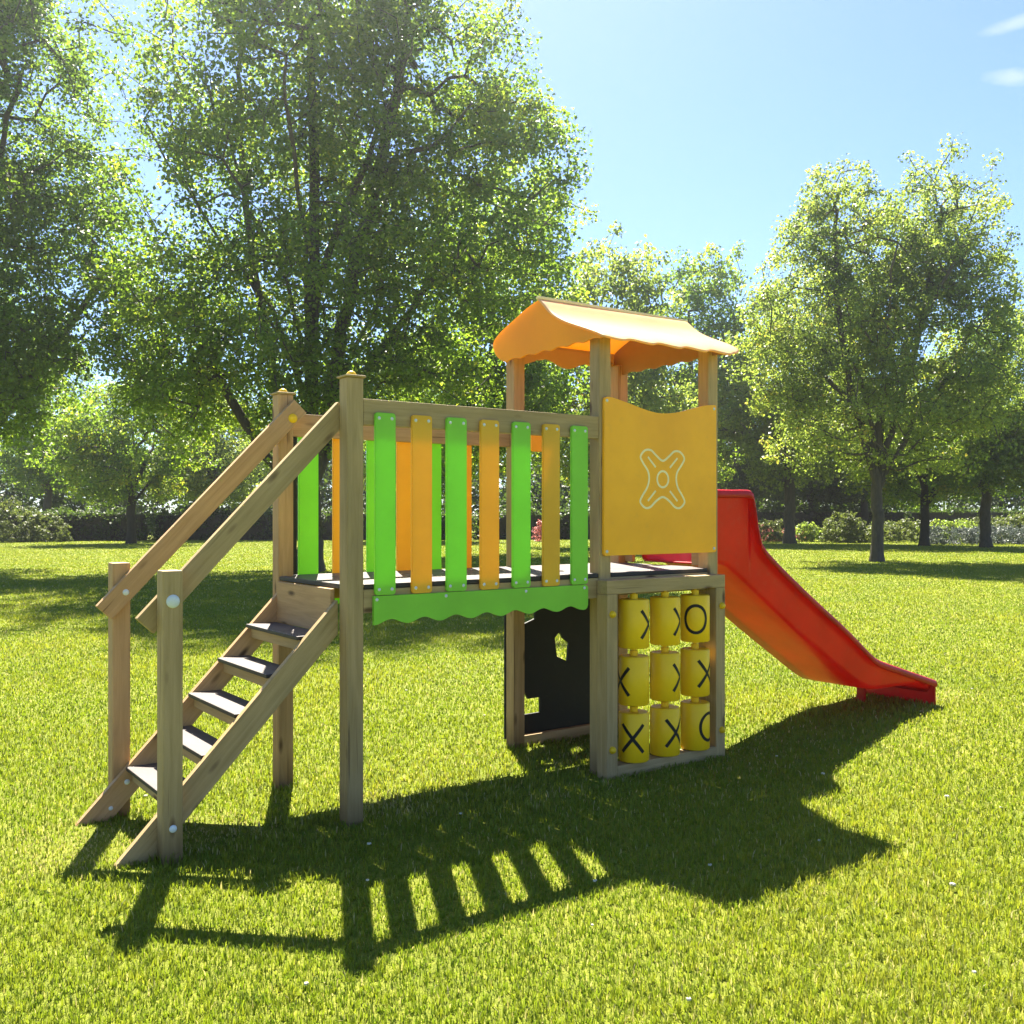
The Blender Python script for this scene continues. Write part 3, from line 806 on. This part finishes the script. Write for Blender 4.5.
# mid-distance kinds
medA = grow(61, limbs(3, 7, 2.4, 6.0, 3.2, 4.2, 12), [(0, 0, 8, 4.2, 4.2, 4.6), (0.8, 0, 12.2, 2.8, 2.8, 3.4), (-1.8, 0, 6.0, 3.0, 3, 2.4), (1.8, 0, 5.6, 3.2, 3.0, 2.4)], 620, 50, 0.17, 0.62, 0.27, leafm=LEAF_A)
medB = grow(67, limbs(4, 7, 2.0, 5.0, 3.2, 3.6, 9.5), [(0, 0, 6.8, 4.2, 4.2, 4.0), (-1.2, 0, 9.8, 2.6, 2.6, 2.6), (1.8, 0, 5.0, 3.0, 3, 2.4), (-2, 0, 4.8, 2.8, 3, 2.2)], 560, 50, 0.17, 0.60, 0.24, leafm=LEAF_B)
medC = grow(71, limbs(6, 6, 1.8, 4.2, 2.6, 2.6, 7), [(0, 0, 5.2, 3.8, 3.8, 3.2), (1.2, 0, 7.2, 2.4, 2.4, 2.0), (-1.6, 0, 4.0, 2.8, 2.6, 1.8)], 480, 46, 0.16, 0.55, 0.22, leafm=LEAF_A, tint_rng=(0.3, 0.8), bark=BARK_D)
medD = grow(73, limbs(9, 6, 2.6, 6.0, 2.8, 4.2, 12), [(0, 0, 8.2, 3.8, 3.8, 5.0), (0.3, 0, 4.8, 3.6, 3.6, 2.2), (0.4, 0, 12, 2.6, 2.6, 2.6)], 560, 40, 0.20, 0.66, 0.26, leafm=LEAF_D, bark=BARK_D)
KIND = {'A': medA, 'B': medB, 'C': medC, 'D': medD}
for (u, d, k, s, rz, lab) in [
    (131, 51, 'C', (1.0, 1.0, 1.02), 0.4, 'small low tree in front of the dark hedge left of the stair handrails'),
    (489, 37, 'A', (0.95, 0.95, 0.98), 1.1, 'leafy tree just behind the tower, left of the orange roof'),
    (598, 46, 'B', (1.0, 1.0, 1.18), 2.2, 'bright green tree rising above the middle of the orange roof'),
    (688, 55, 'A', (1.0, 1.0, 1.07), 0.2, 'grey-green tree behind the right end of the orange roof'),
    (742, 68, 'D', (0.9, 0.9, 0.86), 2.0, 'dark tree between the tower and the pale spreading tree'),
    (790, 51, 'B', (1.14, 1.1, 1.2), 3.0, 'pale spreading tree behind the red slide'),
    (812, 66, 'D', (0.85, 0.85, 0.72), 1.7, 'thin dark-trunked tree right behind the pale spreading tree'),
    (864, 65, 'D', (0.9, 0.9, 0.72), 4.0, 'dark tree whose trunk stands just left of the lone lawn tree'),
    (924, 47.5, 'C', (0.95, 0.95, 0.92), 5.0, 'low yellow-green tree right behind the lone lawn tree'),
    (986, 45, 'A', (0.86, 0.86, 0.72), 0.9, 'tree with a dark straight trunk near the right edge of the picture'),
    (1060, 42, 'B', (0.9, 0.9, 0.95), 2.6, 'tree cut by the right edge of the picture'),
    (48, 67, 'A', (1.0, 1.0, 0.92), 1.9, 'tree behind the hedge near the left edge of the picture'),
    (215, 60, 'B', (0.95, 0.95, 0.85), 0.0, 'tree behind the hedge seen above the stair handrails'),
    (410, 56, 'C', (1.1, 1.1, 1.2), 2.9, 'yellow-green tree far behind the bridge slats'),
    (-70, 44, 'A', (1, 1, 1), 2.2, 'tree beyond the left edge of the picture'),
]:
    tree('broadleaf_tree', lab, 'tree', ground_at(u, d), KIND[k], rot_cam + rz, s, GT)

# far wood that closes the view
def far_wood():
    rng = np.random.default_rng(90)
    C, T, Rr = [], [], []
    VV, FF, b = [], [], 0
    for i in range(64):
        u = -260 + 1560*i/63 + rng.normal(0, 10)
        d = 72 + 14*rng.random()
        o = ground_at(u, d)
        H = (7.5 + 4.0*rng.random()) * (1.0 if u < 640 else 0.85)
        wd = 3.0 + 1.4*rng.random()
        tb = 0.3 + 0.4*rng.random()
        for k in range(46):
            g = rng.normal(0, 1, 3); g /= np.linalg.norm(g)
            rr = rng.random()**0.35
            p = np.array([o.x, o.y, H*0.52]) + g*rr*np.array([wd, wd, H*0.5])
            if p[2] < 0.3: p[2] = 0.3 + rng.random()
            C.append(p); T.append(tb + rng.normal(0, 0.08)); Rr.append(0.95)
    for i in range(900):
        o = ground_at(-300 + 1640*rng.random(), 68 + 12*rng.random())
        C.append((o.x, o.y, 0.3 + 4.2*rng.random())); T.append(0.2 + 0.4*rng.random()); Rr.append(0.9)
    for i in range(1300):
        o = ground_at(-300 + 1640*rng.random(), 71 + 16*rng.random())
        C.append((o.x, o.y, 0.3 + 7.5*rng.random())); T.append(0.25 + 0.4*rng.random()); Rr.append(0.9)
    V, t = leaves_np(rng, np.array(C), np.array(Rr), 26, 0.34, tint_c=np.clip(np.array(T), 0, 1))
    return leaf_mesh('distant_wood', V, t, LEAF_D)
props(link('distant_wood', far_wood()), 'dark wood closing the view far behind all the lawn trees', 'wood', kind='stuff')

# hedge along the far edge of the lawn, shrubs and beds
def bush_mesh(seed, rx, ry, h, n, per, leaf, mat, r=0.22, boxy=1.0, tint=(0.3, 0.6), core=False):
    rng = np.random.default_rng(seed)
    C = []
    while len(C) < n:
        p = rng.random(3)*2 - 1; p[2] = rng.random()
        q = (abs(p[0])**(2*boxy) + abs(p[1])**(2*boxy))**(1/(2*boxy))
        if (q**(2*boxy) + p[2]**(2*boxy)) > 1: continue
        if q < 0.7 and p[2] < 0.7 and rng.random() < 0.7: continue
        C.append((p[0]*rx*(1 + .06*rng.normal()), p[1]*ry, max(0.08, p[2]*h*(1 + 0.05*rng.normal()))))
    C = np.array(C)
    T = tint[0] + (tint[1]-tint[0])*rng.random(n)
    V, t = leaves_np(rng, C, r*(0.7 + 0.6*rng.random(n)), per, leaf, tint_c=T)
    me = leaf_mesh('foliage', V, t, mat)
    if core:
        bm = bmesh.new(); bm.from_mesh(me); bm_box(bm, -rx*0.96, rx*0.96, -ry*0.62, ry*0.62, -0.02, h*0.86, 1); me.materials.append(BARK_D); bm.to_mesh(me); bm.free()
    return me

def hedge_run(u0, u1, d, h, mat, seed, label, n=420):
    a, b = ground_at(u0, d), ground_at(u1, d)
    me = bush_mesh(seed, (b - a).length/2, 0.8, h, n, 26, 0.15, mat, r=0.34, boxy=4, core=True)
    o = link('hedge', me); o.location = (a + b)/2; o.rotation_euler = (0, 0, math.atan2((b-a).y, (b-a).x))
    props(o, label, 'hedge')
    return o
hedge_run(-140, 150, 57, 1.75, LEAF_D, 1, 'dark clipped hedge along the far left edge of the lawn', 640)
hedge_run(152, 470, 58.5, 1.7, LEAF_D, 2, 'dark hedge behind the bridge, at the far edge of the lawn', 680)
hedge_run(472, 740, 60, 1.7, LEAF_D, 3, 'dark hedge behind the tower, at the far edge of the lawn', 560)
hedge_run(742, 1150, 66, 1.9, LEAF_D, 4, 'dark hedge behind the flower beds on the right', 700)
LEAF_P = leaf_mat('silvery_leaf', [(0.0, (0.065, 0.085, 0.026)), (0.6, (0.12, 0.145, 0.04)), (1.0, (0.24, 0.24, 0.09))], (1.7, 1.8, 1.1), tf=0.35)
GREYL = leaf_mat('grey_leaf', [(0.0, (0.07, 0.085, 0.08)), (1.0, (0.15, 0.17, 0.16))], (1.2, 1.3, 1.1), tf=0.25)
def shrub(u, d, rx, h, mat, seed, label, boxy=1.0, n=90, leaf=0.13, group=None, z=0.0, cat='shrub', name='shrub'):
    o = link(name, bush_mesh(seed, rx, rx*0.8, h, n, 24, leaf, mat, r=0.22, boxy=boxy))
    o.location = ground_at(u, d, z); o.rotation_euler = (0, 0, rot_cam)
    props(o, label, cat, group)
    return o
shrub(8, 54.0, 1.7, 2.5, LEAF_P, 11, 'tall pale-leaved shrub in front of the hedge at the left edge', n=150)
shrub(44, 54.5, 1.4, 1.7, LEAF_P, 12, 'lower pale-leaved shrub right of the taller pale shrub at the left edge', n=130)
shrub(843, 53, 1.3, 1.65, LEAF_P, 13, 'rounded light green shrub left of the lone tree trunk', n=130)
shrub(806, 55, 1.0, 1.1, LEAF_B, 14, 'small green shrub between the two dark trunks behind the slide', n=70)
shrub(770, 55, 1.2, 1.2, LEAF_P, 15, 'low pale shrub in the bed just right of the slide top', n=80)
shrub(905, 54, 2.2, 1.15, LEAF_P, 16, 'long pale flowering shrub bed right of the lone tree trunk', boxy=2, n=170)
shrub(948, 53, 1.5, 1.2, LEAF_B, 17, 'green shrub behind the left grey clipped block', boxy=2, n=120)
shrub(957, 50, 1.45, 0.85, GREYL, 18, 'grey-leaved clipped block on the lawn edge, the left one', boxy=5, n=150, leaf=0.09)
shrub(1010, 50.5, 1.5, 0.85, GREYL, 19, 'grey-leaved clipped block on the lawn edge, at the right edge of the picture', boxy=5, n=150, leaf=0.09)
shrub(990, 54, 2.0, 1.3, LEAF_P, 20, 'pale shrub bed between the two grey clipped blocks', boxy=2, n=150)
shrub(1022, 54, 1.2, 1.5, LEAF_P, 21, 'pale shrub behind the right grey clipped block', boxy=2, n=90)
PINK = leaf_mat('pink_petal', [(0.0, (0.5, 0.12, 0.12)), (1.0, (0.75, 0.38, 0.34))], (1, 1, 1), tf=0.3)
WHITEP = leaf_mat('white_petal', [(0.0, (0.6, 0.58, 0.52)), (1.0, (0.8, 0.78, 0.7))], (1, 1, 1), tf=0.3)
shrub(752, 55.5, 1.5, 0.9, PINK, 22, 'pink flower bed just right of the slide top', boxy=2, n=60, leaf=0.1, cat='flower bed', name='flower_bed')
shrub(738, 56, 1.0, 1.3, WHITEP, 23, 'white flowering bush behind the slide top', n=45, leaf=0.1)
shrub(786, 56, 1.3, 0.7, PINK, 24, 'pink flower bed behind the dark trunks right of the slide', boxy=2, n=50, leaf=0.1, cat='flower bed', name='flower_bed')
shrub(540, 55, 0.4, 1.1, PINK, 25, 'red and pink flowering bush seen between the right bridge slats', n=30, leaf=0.1)
# ------------------------------------------------------------------ lawn
def lawn_mat():
    m, nt, N, L = new_mat('lawn_soil_and_grass')
    out = nd(N, 'ShaderNodeOutputMaterial'); b = nd(N, 'ShaderNodeBsdfPrincipled', Roughness=0.85)
    b.inputs['Specular IOR Level'].default_value = 0.15
    tc = nd(N, 'ShaderNodeTexCoord')
    n1 = nd(N, 'ShaderNodeTexNoise', Scale=0.35, Detail=5.0, Roughness=0.6); L.new(tc.outputs['Object'], n1.inputs['Vector'])
    n2 = nd(N, 'ShaderNodeTexNoise', Scale=5.0, Detail=6.0, Roughness=0.7); L.new(tc.outputs['Object'], n2.inputs['Vector'])
    n3 = nd(N, 'ShaderNodeTexNoise', Scale=60.0, Detail=4.0, Roughness=0.8); L.new(tc.outputs['Object'], n3.inputs['Vector'])
    r1 = ramp(N, [(0.3, (0.152, 0.188, 0.015)), (0.7, (0.232, 0.238, 0.026))]); L.new(n1.outputs['Fac'], r1.inputs['Fac'])
    r2 = ramp(N, [(0.3, (0.62, 0.68, 0.6)), (0.52, (0.95, 0.97, 0.9)), (0.75, (1.25, 1.15, 1.2))]); L.new(n2.outputs['Fac'], r2.inputs['Fac'])
    r3 = ramp(N, [(0.32, (0.35, 0.42, 0.35)), (0.5, (0.9, 0.95, 0.9)), (0.7, (1.4, 1.32, 1.5))]); L.new(n3.outputs['Fac'], r3.inputs['Fac'])
    a = nd(N, 'ShaderNodeMix', data_type='RGBA', blend_type='MULTIPLY'); a.inputs['Factor'].default_value = 0.8; a.clamp_result = False
    L.new(r1.outputs[0], a.inputs['A']); L.new(r2.outputs[0], a.inputs['B'])
    c = nd(N, 'ShaderNodeMix', data_type='RGBA', blend_type='MULTIPLY'); c.inputs['Factor'].default_value = 0.9
    L.new(a.outputs['Result'], c.inputs['A']); L.new(r3.outputs[0], c.inputs['B'])
    L.new(c.outputs['Result'], b.inputs['Base Color'])
    ad = nd(N, 'ShaderNodeMath', operation='ADD'); L.new(n2.outputs['Fac'], ad.inputs[0]); L.new(n3.outputs['Fac'], ad.inputs[1])
    bp = nd(N, 'ShaderNodeBump', Strength=0.6, Distance=0.05); L.new(ad.outputs[0], bp.inputs['Height']); L.new(bp.outputs[0], b.inputs['Normal'])
    L.new(b.outputs[0], out.inputs[0])
    return m
bm = bmesh.new()
c0 = ground_at(512, 0)
xs = [-900, -200, -60, -20, -8, 0, 8, 16, 24, 40, 60, 100, 200, 900]
grid = [[bm.verts.new((x + 3, y + 3, 0)) for x in xs] for y in xs]
for j in range(len(xs)-1):
    for i in range(len(xs)-1):
        bm.faces.new((grid[j][i], grid[j][i+1], grid[j+1][i+1], grid[j+1][i]))
props(from_bm('lawn', bm, lawn_mat()), kind='structure')

GRASS = leaf_mat('grass_blade', [(0.0, (0.118, 0.187, 0.014)), (0.4, (0.196, 0.245, 0.019)), (0.75, (0.285, 0.295, 0.034)), (0.95, (0.36, 0.33, 0.10)), (1.0, (0.50, 0.44, 0.25))], (1.25, 1.25, 0.8), tf=0.45, rough=0.5)
def grass(n, seed, d0, d1, hmin, hmax, w0, name):
    rng = np.random.default_rng(seed)
    d = d0 * (d1/d0) ** rng.random(n)
    lat = (rng.random(n)*2 - 1) * (0.62 * d + 1.2)
    fx, fy = FWD.x, FWD.y
    px = CAM.x + fx*d + RGT.x*lat; py = CAM.y + fy*d + RGT.y*lat
    # clumping: shift blades towards tuft centres
    cell = 0.06
    ox = px + 0.05*np.sin(py*23.0); oy = py + 0.05*np.sin(px*19.0)
    ix, iy = np.floor(ox/cell), np.floor(oy/cell)
    hx = np.abs(np.sin(ix*127.1 + iy*311.7)*43758.5453) % 1.0; hy = np.abs(np.sin(ix*269.5 + iy*183.3)*43758.5453) % 1.0
    hz = np.abs(np.sin(ix*419.2 + iy*371.9)*43758.5453) % 1.0
    k = 0.30*rng.random(n)
    px += (((ix + hx)*cell) - px)*k; py += (((iy + hy)*cell) - py)*k
    big = 0.5 + 0.25*np.sin(px*1.7 + 1.3*np.sin(py*1.1)) + 0.25*np.sin(py*2.3 + 1.7*np.sin(px*0.9 + 2))
    h = (hmin + (hmax-hmin)*rng.random(n)) * (0.7 + 0.5*hz) * (0.85 + 0.3*big)
    tuft = hx*hy > 0.86
    h = np.where(tuft, h*1.45, h)
    for (qx, qy, qr) in ((-1.15, 0.46, 0.42), (5.62, 0.4, 0.5), (-0.55, 0.35, 0.3)):      # trodden places
        q = np.clip(1 - np.hypot(px-qx, py-qy)/qr, 0, 1); h = h*(1 - 0.55*q)
    near = np.zeros(n)
    for qx in (0.045, SX + 0.045, LB + 0.045, LB + WT - 0.045):
        for qy in (0.045, D - 0.045):
            near = np.maximum(near, np.clip(1.5 - np.maximum(np.abs(px-qx), np.abs(py-qy))/0.06, 0, 1))
    h = h*(1 + 0.75*near)
    w = w0 * np.maximum(1, d/3.4)**0.85 * (0.7 + 0.6*rng.random(n))
    az = rng.random(n)*2*np.pi; lean = 0.15 + 0.75*rng.random(n)**1.3
    ca, sa = np.cos(az), np.sin(az)
    f = az + np.pi/2 + (rng.random(n)-0.5)*1.5
    wx, wy = np.cos(f)*w/2, np.sin(f)*w/2
    V = np.zeros((n, 5, 3))
    z1, z2 = h*0.55*np.cos(lean*0.5), h*np.cos(lean)
    o1, o2 = h*0.55*np.sin(lean*0.45), h*np.sin(lean)*0.95
    V[:,0] = np.stack([px-wx, py-wy, np.full(n, -0.003)], 1); V[:,1] = np.stack([px+wx, py+wy, np.full(n, -0.003)], 1)
    V[:,2] = np.stack([px+ca*o1+wx*0.8, py+sa*o1+wy*0.8, z1], 1); V[:,3] = np.stack([px+ca*o1-wx*0.8, py+sa*o1-wy*0.8, z1], 1)
    V[:,4] = np.stack([px+ca*o2, py+sa*o2, z2], 1)
    base = np.arange(n)*5
    loops = np.stack([base, base+1, base+2, base+3, base+3, base+2, base+4], 1).ravel()
    sizes = np.tile([4, 3], n)
    tint = np.clip(0.36 + 0.30*(big-0.5) + 0.28*(hz-0.5) + rng.normal(0, 0.11, n), 0, 0.94)
    tint = np.where(tuft, np.clip(tint - 0.13, 0, 1), tint)
    ps = np.full(n, 0.03) + 0.05*np.clip(np.sin(px*0.8 + 2*np.sin(py*0.6)) * np.sin(py*0.9 + 1.2), 0, 1)
    for (qx, qy, qr) in ((-1.15, 0.46, 0.5), (5.62, 0.4, 0.6), (-0.55, 0.35, 0.4), (0.3, 0.2, 0.35)):
        ps += 0.38*np.clip(1 - np.hypot(px-qx, py-qy)/qr, 0, 1)
    straw = rng.random(n) < ps; tint[straw] = 0.95 + 0.05*rng.random(straw.sum())
    me = np_mesh(name, V.reshape(-1, 3), sizes, loops, [GRASS], tint=np.repeat(tint, 2), smooth=True)
    return link(name, me)
g = grass(760000, 3, 2.5, 58.0, 0.017, 0.042, 0.0044, 'grass')
props(g, 'short mown sunlit lawn grass around the playground set', 'grass', kind='stuff')

# little pale clover heads and dry leaf bits lying in the grass
def bits(n, seed):
    rng = np.random.default_rng(seed)
    d = 3.0 * (11/3.0) ** rng.random(n); lat = (rng.random(n)*2-1)*(0.6*d + 0.6)
    px = CAM.x + FWD.x*d + RGT.x*lat; py = CAM.y + FWD.y*d + RGT.y*lat
    bm = bmesh.new()
    for i in range(n):
        r = 0.005 + 0.006*rng.random()
        z = 0.022 + 0.010*rng.random()
        for k in range(5):
            a = 2*math.pi*k/5 + rng.random()
            c = Vector((px[i] + math.cos(a)*r*0.6, py[i] + math.sin(a)*r*0.6, z))
            bm_dome(bm, c, (math.cos(a)*.6, math.sin(a)*.6, 1), r*0.6, r*0.7, seg=6, rings=2)
    return bm
CLOV = plastic_mat('clover_white', (0.5, 0.48, 0.36), rough=0.8)
o = from_bm('clover_flowers', bits(45, 5), CLOV)
props(o, 'tiny white clover heads dotted through the lawn', 'flowers', kind='stuff')

# ------------------------------------------------------------------ haze volume added to give the veil of sun flare
def glare_haze():
    m, nt, N, L = new_mat('sun_flare_haze')
    out = nd(N, 'ShaderNodeOutputMaterial')
    v = nd(N, 'ShaderNodeVolumePrincipled'); v.inputs['Color'].default_value = (0.96, 0.98, 1.0, 1)
    v.inputs['Density'].default_value = 0.0011; v.inputs['Anisotropy'].default_value = 0.87
    L.new(v.outputs[0], out.inputs['Volume'])
    bm = bmesh.new(); c = ground_at(512, 45)
    bm_box(bm, -72, 72, -58, 58, -1.0, 24.0)
    o = from_bm('glare_haze', bm, m); o.location = (c.x, c.y, 0); o.rotation_euler = (0, 0, rot_cam)
    props(o, kind='stuff'); return o
glare_haze()

# ------------------------------------------------------------------ sun and sky
SUN_EL = R(54.5)
sdir = Vector((0.43, 0.90, 0)).normalized()
sv = Vector((sdir.x*math.cos(SUN_EL), sdir.y*math.cos(SUN_EL), math.sin(SUN_EL)))
sl = bpy.data.lights.new('sun', 'SUN'); sl.energy = 5.0; sl.angle = R(0.5); sl.color = (1.0, 0.93, 0.80)
so = bpy.data.objects.new('sun', sl); COL.objects.link(so)
so.rotation_euler = sv.to_track_quat('Z', 'Y').to_euler(); so.location = sv * 60
w = bpy.data.worlds.new('World'); S.world = w; w.use_nodes = True
N, L = w.node_tree.nodes, w.node_tree.links; N.clear()
wo = nd(N, 'ShaderNodeOutputWorld'); bg = nd(N, 'ShaderNodeBackground'); bg.inputs['Strength'].default_value = 0.056
sky = nd(N, 'ShaderNodeTexSky', sky_type='NISHITA'); sky.sun_disc = False
sky.sun_elevation = SUN_EL; sky.sun_rotation = math.atan2(sdir.x, sdir.y)
sky.air_density = 0.75; sky.dust_density = 0.4; sky.ozone_density = 2.0; sky.altitude = 50
tn = nd(N, 'ShaderNodeMix', data_type='RGBA', blend_type='MULTIPLY'); tn.inputs['Factor'].default_value = 1.0; tn.clamp_result = False
L.new(sky.outputs[0], tn.inputs['A']); tn.inputs['B'].default_value = (0.76, 0.855, 1.0, 1)
wtc = nd(N, 'ShaderNodeTexCoord')
cn = nd(N, 'ShaderNodeTexNoise', Scale=14.0, Detail=6.0, Roughness=0.6); 
cmp_ = nd(N, 'ShaderNodeMapping'); cmp_.inputs['Scale'].default_value = (1, 1, 2.6); L.new(wtc.outputs['Generated'], cmp_.inputs['Vector']); L.new(cmp_.outputs[0], cn.inputs['Vector'])
def M_(op, a, b=None):
    n = nd(N, 'ShaderNodeMath', operation=op)
    for k, v in enumerate((a, b)):
        if v is None: continue
        if isinstance(v, (int, float)): n.inputs[k].default_value = v
        else: L.new(v, n.inputs[k])
    return n.outputs[0]
def wisp(u, v, ru, rv, tilt):
    """faint cirrus wisp in the given direction of the sky"""
    c = (FWD + RGT*((u-512)/FPX) + Vector((0, 0, (V0-v)/FPX))).normalized()
    e1 = RGT*math.cos(tilt) + Vector((0, 0, 1))*math.sin(tilt); e1 = (e1 - c*e1.dot(c)).normalized(); e2 = c.cross(e1)
    outs = []
    for ax, rr in ((e1, ru/FPX), (e2, rv/FPX)):
        d = nd(N, 'ShaderNodeVectorMath', operation='DOT_PRODUCT'); L.new(wtc.outputs['Generated'], d.inputs[0]); d.inputs[1].default_value = ax
        outs.append(M_('POWER', M_('DIVIDE', d.outputs['Value'], rr), 2.0))
    d = nd(N, 'ShaderNodeVectorMath', operation='DOT_PRODUCT'); L.new(wtc.outputs['Generated'], d.inputs[0]); d.inputs[1].default_value = c
    front = M_('GREATER_THAN', d.outputs['Value'], 0.5)
    q = M_('SUBTRACT', 1.0, M_('SQRT', M_('ADD', outs[0], outs[1])))
    q = M_('ADD', q, M_('MULTIPLY', M_('SUBTRACT', cn.outputs['Fac'], 0.5), 2.4))
    q = nd(N, 'ShaderNodeClamp').outputs[0] if False else M_('MINIMUM', M_('MAXIMUM', M_('MULTIPLY', q, 1.1), 0.0), 1.0)
    return M_('MULTIPLY', q, front)
cl = M_('MINIMUM', M_('ADD', wisp(1022, 22, 28, 6, 0.28), wisp(1012, 76, 24, 8, 0.0)), 1.0)
cm = nd(N, 'ShaderNodeMix', data_type='RGBA'); L.new(M_('MULTIPLY', cl, 0.34), cm.inputs['Factor']); L.new(tn.outputs['Result'], cm.inputs['A']); cm.inputs['B'].default_value = (4.6, 4.9, 5.2, 1)
L.new(cm.outputs['Result'], bg.inputs['Color']); L.new(bg.outputs[0], wo.inputs[0])

# ------------------------------------------------------------------ camera, view
cd = bpy.data.cameras.new('camera'); co = bpy.data.objects.new('camera', cd); COL.objects.link(co)
co.location = CAM; co.rotation_euler = (math.pi/2, 0, YAW - math.pi/2)
cd.sensor_width = 36; cd.lens = 36*FPX/1024; cd.shift_y = (V0-512)/1024; cd.clip_start = 0.05; cd.clip_end = 3000
S.camera = co
S.view_settings.view_transform = 'Standard'; S.view_settings.look = 'None'; S.view_settings.gamma = 1.0
S.view_settings.exposure = 2.25
S.render.resolution_x = S.render.resolution_y = 1024
S.cycles.max_bounces = 8; S.cycles.diffuse_bounces = 4; S.cycles.transmission_bounces = 6
S.cycles.use_denoising = True
S.cycles.sample_clamp_indirect = 6
